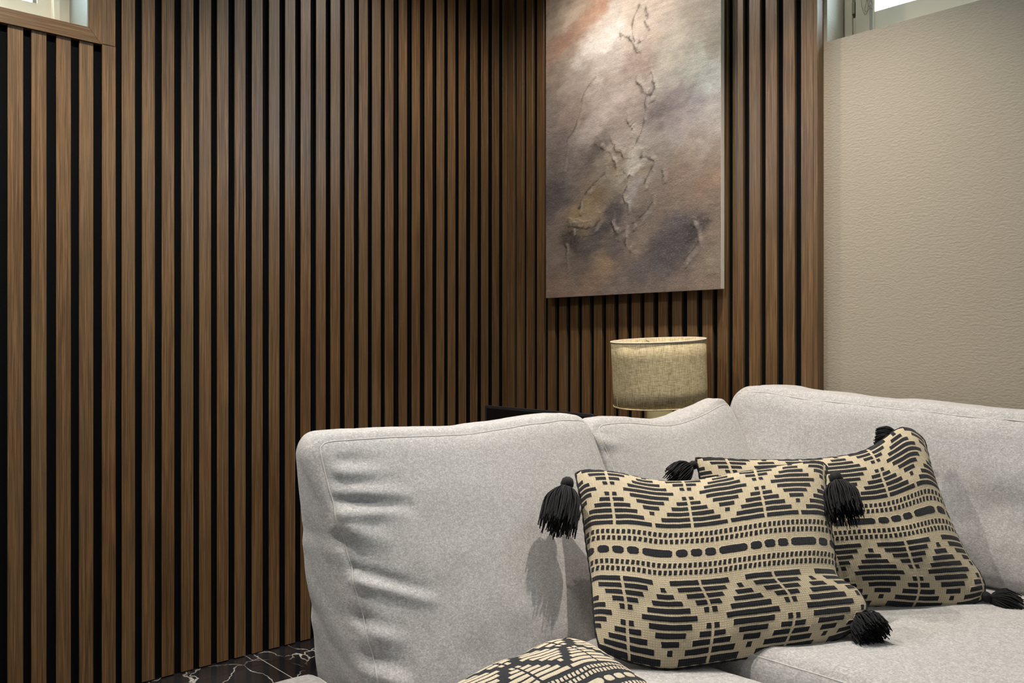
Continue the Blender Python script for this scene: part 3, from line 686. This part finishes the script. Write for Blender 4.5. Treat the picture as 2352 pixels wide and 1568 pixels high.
# second, in the corner
y0, y1 = -0.838, -0.230
z2 = 0.436
H2 = 0.369
cushion('back_cushion', 'light grey back cushion tucked in the sofa corner in front of the lamp', BG,
        (0, (y0 + y1) / 2, z2 + H2 / 2), (0, 1, 0), (1, 0, 0), FRONT_SEAMS,
        L=y1 - y0, T=0.20, H=H2, r=0.045, da=0, creases=crs(CR2, (y0 + y1) / 2, z2 + H2 / 2), bulge=0.022, res=0.0062,
        front=lambda c: 1.420 - 0.205 * c, back=lambda c: 1.20 - 0.062 * c, seed=2,
        top=lambda x: 0.006 - 0.018 * np.exp(-((x + 0.01) / 0.11) ** 2) + 0.026 * np.exp(-((x - 0.30) / 0.11) ** 2), top_bulge=0.0, lumps=0.003)
# third, along the beige wall
x0, x1 = 1.17, 2.62
z3 = 0.438
H3 = 0.417
cushion('back_cushion', 'long light grey back cushion against the beige wall', BG,
        ((x0 + x1) / 2, 0, z3 + H3 / 2), (1, 0, 0), (0, -1, 0), FRONT_SEAMS,
        L=x1 - x0, T=0.22, H=H3, r=0.055, da=0, bulge=0.020, res=0.008,
        creases=[(0.02, -0.02, 0.22, -0.07, 0.05, -0.010, 'f'), (0.05, 0.06, 0.20, 0.05, 0.04, 0.006, 'f'), (0.30, 0.10, 0.22, -0.02, 0.02, -0.005, 'f'), (-0.1, 0.0, 0.02, -0.12, 0.05, -0.006, 'f')],
        front=lambda c: 0.325 - 0.120 * c, back=lambda c: 0.062 - 0.006 * c, seed=3,
        top=lambda x: 0.010 - 0.060 * np.clip((x + 0.72) / 1.2, 0, 1) + 0.012 * np.exp(-((x + 0.62) / 0.10) ** 2), lumps=0.0035)
def seat(label, x0, x1, y0, y1, seed, bulge=0.012, zt=SEAT, r=0.04):
    H = 0.17
    V, Q, smap = soft_box(L=x1 - x0, T=y1 - y0, H=H, r=r, da=0, bulge=0.006, top_bulge=bulge, back_bulge=0.006, seed=seed, res=0.012, seam=0.0, lumps=0.003)
    root = empty('seat_cushion', ((x0 + x1) / 2, (y0 + y1) / 2, zt - H / 2))
    tag(root, label, 'cushion', SG)
    from_np('cover', V, Q[:, ::-1], CLOTH, root)
    P = smap(np.array([(a, b, 1.0) for a, b in [(-1 + 2 * t, -1) for t in np.linspace(0, 1, 60, endpoint=False)] + [(1, -1 + 2 * t) for t in np.linspace(0, 1, 60, endpoint=False)] + [(1 - 2 * t, 1) for t in np.linspace(0, 1, 60, endpoint=False)] + [(-1, 1 - 2 * t) for t in np.linspace(0, 1, 60, endpoint=False)]]))
    Vt, Qt = tube_np(P, 0.0012, 5, True)
    from_np('seam', Vt, Qt, THREAD, root)
seat('light grey seat cushion along the beige wall, under the rear patterned pillow', 1.225, 2.95, -1.022, -0.20, 5, 0.012, SEAT + 0.004)
seat('light grey seat cushion under the front black and cream patterned pillow', 1.225, 2.30, -1.590, -1.030, 6, 0.006, 0.408)
seat('light grey seat cushion with rounded corner, nearest to the camera at the left', 1.245, 2.30, -2.45, -1.604, 7, 0.006, 0.426, 0.03)
so = empty('corner_sofa', (1.8, -1.0, 0))
tag(so, 'light grey upholstered corner sofa base beneath the loose cushions', 'sofa')
def sb(name, lo, hi, bev=0.012):
    return box(name, tuple(a - b for a, b in zip(lo, (1.8, -1.0, 0))), tuple(a - b for a, b in zip(hi, (1.8, -1.0, 0))), CLOTH, so, bev)
sb('base', (1.26, -2.44, 0.09), (2.28, -0.06, 0.232))
sb('base', (2.29, -1.01, 0.09), (2.94, -0.06, 0.232))
sb('back_frame', (1.26, -0.19, 0.27), (2.94, -0.055, 0.40), 0.01)
bm = bmesh.new(); bm_box(bm, (-0.025, -0.025, 0), (0.025, 0.025, 0.092), 0.003)
me_f = bpy.data.meshes.new('foot'); bm.to_mesh(me_f); bm.free(); me_f.materials.append(TABLE)
for x, y in ((1.32, -2.38), (2.2, -2.38), (1.32, -0.12), (2.88, -0.12), (2.88, -0.95), (2.2, -1.1), (1.32, -1.2)):
    o = bpy.data.objects.new('foot', me_f); o.location = (x - 1.8, y + 1.0, 0.0); COL.objects.link(o); o.parent = so

# ------------------------------------------------------------------ woven pillows
def pattern(u, v, P=0.29, u0=0.115, wob=0.0):
    """signed coverage (0..1) of the woven bars; u across, v from the top edge down (0..1)"""
    u = u + 0.0015 * vnoise(u * 60, v * 90, 33)
    v = v + 0.0010 * vnoise(u * 45, v * 60, 35)
    out = np.zeros(u.shape)
    x = (u - u0) / P
    fx = x - np.floor(x)                    # 0 at an hourglass centre line
    hx = np.minimum(fx, 1 - fx)             # distance to the hourglass centre
    dx = 0.5 - hx                           # distance to the diamond centre
    def edge(d, s):                         # soft step, d > 0 inside
        return np.clip(d / s + 0.5, 0, 1)
    # the wide motif rows, mirrored about the middle
    for sec in (0, 1):
        for i in range(11):
            t = 0.014 + 0.0338 * i
            if sec: t = 1 - t + 0.0
            k = abs(i - (4.2 if not sec else 5.0)); k = abs(i - (4 if not sec else 5))
            rowc = np.abs(v - t)
            row = edge(0.0119 - rowc, 0.0050)
            h = 0.078 * k if k > 0 else 0
            if k >= 6: h = 0.478
            d = 0.325 - 0.073 * k
            a = np.minimum(row, edge(np.minimum(h - hx, hx - 0.018) * P, 0.0045)) if k > 0 else 0 * u
            b = np.minimum(row, edge((d - dx) * P, 0.0045)) if d > 0.01 else 0 * u
            out = np.maximum(out, np.maximum(a, b))
    # four rows of small ticks
    for t in (0.402, 0.438, 0.562, 0.598):
        fr = x * 15 - np.floor(x * 15)
        tick = edge((0.30 - np.abs(fr - 0.5)) * P / 15, 0.0035)
        sh = 0.10 * (v - t) / 0.012
        fr2 = x * 15 + sh - np.floor(x * 15 + sh)
        tick = edge((0.31 - np.abs(fr2 - 0.5)) * P / 15, 0.0035)
        out = np.maximum(out, np.minimum(edge(0.0125 - np.abs(v - t), 0.005), tick))
    # the row of dashes
    for c, w in ((0.5, 0.19), (0.81, 0.075), (0.0, 0.075), (1.0, 0.075), (0.19, 0.075)):
        q = np.abs(fx - c) - w
        rr = 0.020 - np.clip(q * P + 0.010, 0, 1) * 0.9
        out = np.maximum(out, np.minimum(edge(rr - np.abs(v - 0.5), 0.006), edge(-q * P, 0.005)))
    return out
def pillow(name, label, P0, eu, ev, top, right, bottom, left, T, mat, NX=520, NY=400, wr=0.004, seed=0, pat={}, raise_bar=0.0011, ex=0.62):
    P0 = np.array(P0); eu = np.array(eu) / np.linalg.norm(eu); ev = np.array(ev) / np.linalg.norm(ev)
    n = np.cross(eu, ev)
    def grid(nx, ny):
        tp = smooth_curve(top, nx); bt = smooth_curve(bottom, nx); lf = smooth_curve(left, ny); rt = smooth_curve(right, ny)
        u = np.linspace(0, 1, nx); v = np.linspace(0, 1, ny)       # v from the top down
        U, Vv = np.meshgrid(u, v)
        S = ((1 - Vv)[..., None] * tp[None] + Vv[..., None] * bt[None] + (1 - U)[..., None] * lf[:, None] + U[..., None] * rt[:, None]
             - ((1 - U) * (1 - Vv))[..., None] * tp[0] - (U * (1 - Vv))[..., None] * tp[-1] - ((1 - U) * Vv)[..., None] * bt[0] - (U * Vv)[..., None] * bt[-1])
        return U, Vv, S
    def thick(U, Vv):
        a = 1 - np.abs(2 * U - 1) ** 2.6; b = 1 - np.abs(2 * Vv - 1) ** 2.4
        return T * (np.clip(a, 0, 1) ** ex) * (np.clip(b, 0, 1) ** ex)
    root = empty(name, tuple(P0))
    tag(root, label, 'pillow')
    objs = []
    for sgn, nx, ny in ((1, NX, NY), (-1, NX // 4, NY // 4)):
        U, Vv, S = grid(nx, ny)
        th = thick(U, Vv)
        ed = np.minimum(1, th / (T * 0.5))
        wrk = wr * ed * (fbm(U * 4 + seed, Vv * 3, 200 + seed, 3)) + wr * 0.8 * ed * np.sin(U * 23 + 3 * fbm(U * 3, Vv * 3, 77 + seed)) * np.exp(-(Vv / 0.10) ** 2) \
            + wr * 0.7 * ed * np.sin(U * 19 + 1 + 2 * fbm(U * 3, Vv * 3, 78 + seed)) * np.exp(-((1 - Vv) / 0.10) ** 2)
        B = pattern(U, Vv, **pat)
        # gathered hem
        rim = np.minimum(np.minimum(U, 1 - U) * 1.4, np.minimum(Vv, 1 - Vv))
        off = th + wrk + (raise_bar * B if sgn > 0 else 0)
        W3 = S[..., :1] * eu + S[..., 1:] * ev + (sgn * off)[..., None] * n
        W3 = W3.reshape(-1, 3)
        idx = np.arange(nx * ny).reshape(ny, nx)
        Q = np.stack([idx[:-1, :-1], idx[1:, :-1], idx[1:, 1:], idx[:-1, 1:]], -1).reshape(-1, 4)
        if sgn < 0: Q = Q[:, ::-1]
        o = from_np('front_cover' if sgn > 0 else 'back_cover', W3, Q, mat, root)
        at = o.data.attributes.new('bars', 'FLOAT', 'POINT'); at.data.foreach_set('value', B.astype(np.float32).ravel())
        wv = np.stack([U * 0.48, Vv * 0.36, 0 * U], -1).astype(np.float32)
        at = o.data.attributes.new('weave', 'FLOAT_VECTOR', 'POINT'); at.data.foreach_set('vector', wv.ravel())
    # stitched edge
    edge = np.concatenate([smooth_curve(top, 90)[:-1], smooth_curve(right, 70)[:-1], smooth_curve(bottom, 90)[::-1][:-1], smooth_curve(left, 70)[::-1][:-1]])
    E = edge[:, :1] * eu + edge[:, 1:] * ev
    V, Q = tube_np(E, 0.0022 + 0.0006 * np.sin(np.arange(len(E)) * 1.6), 6, True)
    from_np('stitched_edge', V, Q, YARN, root)
    return root
def tassel(root, k, e, r, kr, strands=260, flare=1.0, rs=0.0011, seed=0, droop=0.012):
    """yarn tassel: knot ball at k, strands falling towards e"""
    rg = np.random.default_rng(50 + seed)
    P0 = np.array(root.location)
    k = np.array(k) - P0; e = np.array(e) - P0
    d = e - k; L = np.linalg.norm(d); d /= L
    a = np.cross(d, (0.2, 0.3, 0.9)); a /= np.linalg.norm(a); b = np.cross(d, a)
    lst = []
    for s in range(strands):
        th = rg.uniform(0, 2 * PI); q = math.sqrt(rg.uniform(0.02, 1)); 
        ln = L * rg.uniform(0.82, 1.08)
        dirr = math.cos(th) * a + math.sin(th) * b
        cuv = rg.uniform(-0.25, 0.25, 3)
        pts = []
        for t in np.linspace(0, 1, 8):
            rad = kr * 0.55 * q + (r * q - kr * 0.5 * q) * min(1, (t * 1.9)) ** 0.65 * flare
            pts.append(k + d * (kr * 0.85 + (ln - kr * 0.85) * t) + dirr * rad + cuv * r * 0.5 * t * t * math.sin(3 * t + th) + np.array([0, 0, -droop * t * t * q]))
        lst.append(tube_np(pts, rs * rg.uniform(0.8, 1.2), 4))
    o = tubes('tassel', lst, YARN, root)
    # ball of wound yarn with a collar
    seg, rg2 = 28, 14
    V = []; Q = []
    for i in range(rg2 + 1):
        ph = PI * i / rg2
        for j in range(seg):
            t2 = 2 * PI * j / seg
            rr = kr * (1 + 0.05 * math.sin(t2 * 9 + ph * 3))
            V.append(k + rr * (math.sin(ph) * math.cos(t2) * a + math.sin(ph) * math.sin(t2) * b - math.cos(ph) * d * 1.1))
    for i in range(rg2):
        for j in range(seg):
            Q.append((i * seg + j, i * seg + (j + 1) % seg, (i + 1) * seg + (j + 1) % seg, (i + 1) * seg + j))
    kn = from_np('tassel_knot', np.array(V), np.array(Q), YARN, o)
    return o
pl1 = pillow('woven_pillow', 'front black and cream woven pillow with tassels, leaning in the middle of the seat', T=0.062, mat=WOVEN, seed=1, **P1)
for i, t_ in enumerate(T1):
    tassel(pl1, t_['k'], t_['e'], t_['r'], t_['kr'], seed=i, strands=300 if i < 2 else 380)
pl2 = pillow('woven_pillow', 'rear black and cream woven pillow with tassels, leaning on the long back cushion', T=0.060, mat=WOVEN, seed=4, **P2)
for i, t_ in enumerate(T2):
    tassel(pl2, t_['k'], t_['e'], t_['r'], t_['kr'], seed=i + 7, strands=260)
# third pillow: reverse colours, lying face up in front of the first back cushion
TL, TR, BL, BR = [np.array(q) for q in P3C]
eu3 = (TR - TL) / np.linalg.norm(TR - TL)
dv = TL - BL; ev3 = dv - eu3 * (dv @ eu3); ev3 /= np.linalg.norm(ev3)
def loc3(p): d = p - BL; return (float(d @ eu3), float(d @ ev3))
q = {k: loc3(v) for k, v in dict(TL=TL, TR=TR, BL=BL, BR=BR).items()}
def side(a, b, sag, n=7):
    a = np.array(a); b = np.array(b); d = b - a; nn = np.array([-d[1], d[0]]); 
    return [tuple(a + d * t + nn * sag * math.sin(PI * t)) for t in np.linspace(0, 1, n)]
pl3 = pillow('woven_pillow', 'reversed woven pillow with cream bars on black, lying below the first back cushion', BL, eu3, ev3,
             side(q['TL'], q['TR'], -0.015)[:-1] + [tuple(np.array(q['TR']) + (-0.02, -0.012))], [tuple(np.array(q['TR']) + (-0.02, -0.012))] + side(q['TR'], q['BR'], 0.012)[1:], side(q['BL'], q['BR'], 0.03), side(q['TL'], q['BL'], 0.04),
             0.052, WOVEN_NEG, NX=460, NY=360, seed=8, ex=0.58, pat=dict(P=0.29, u0=0.26))
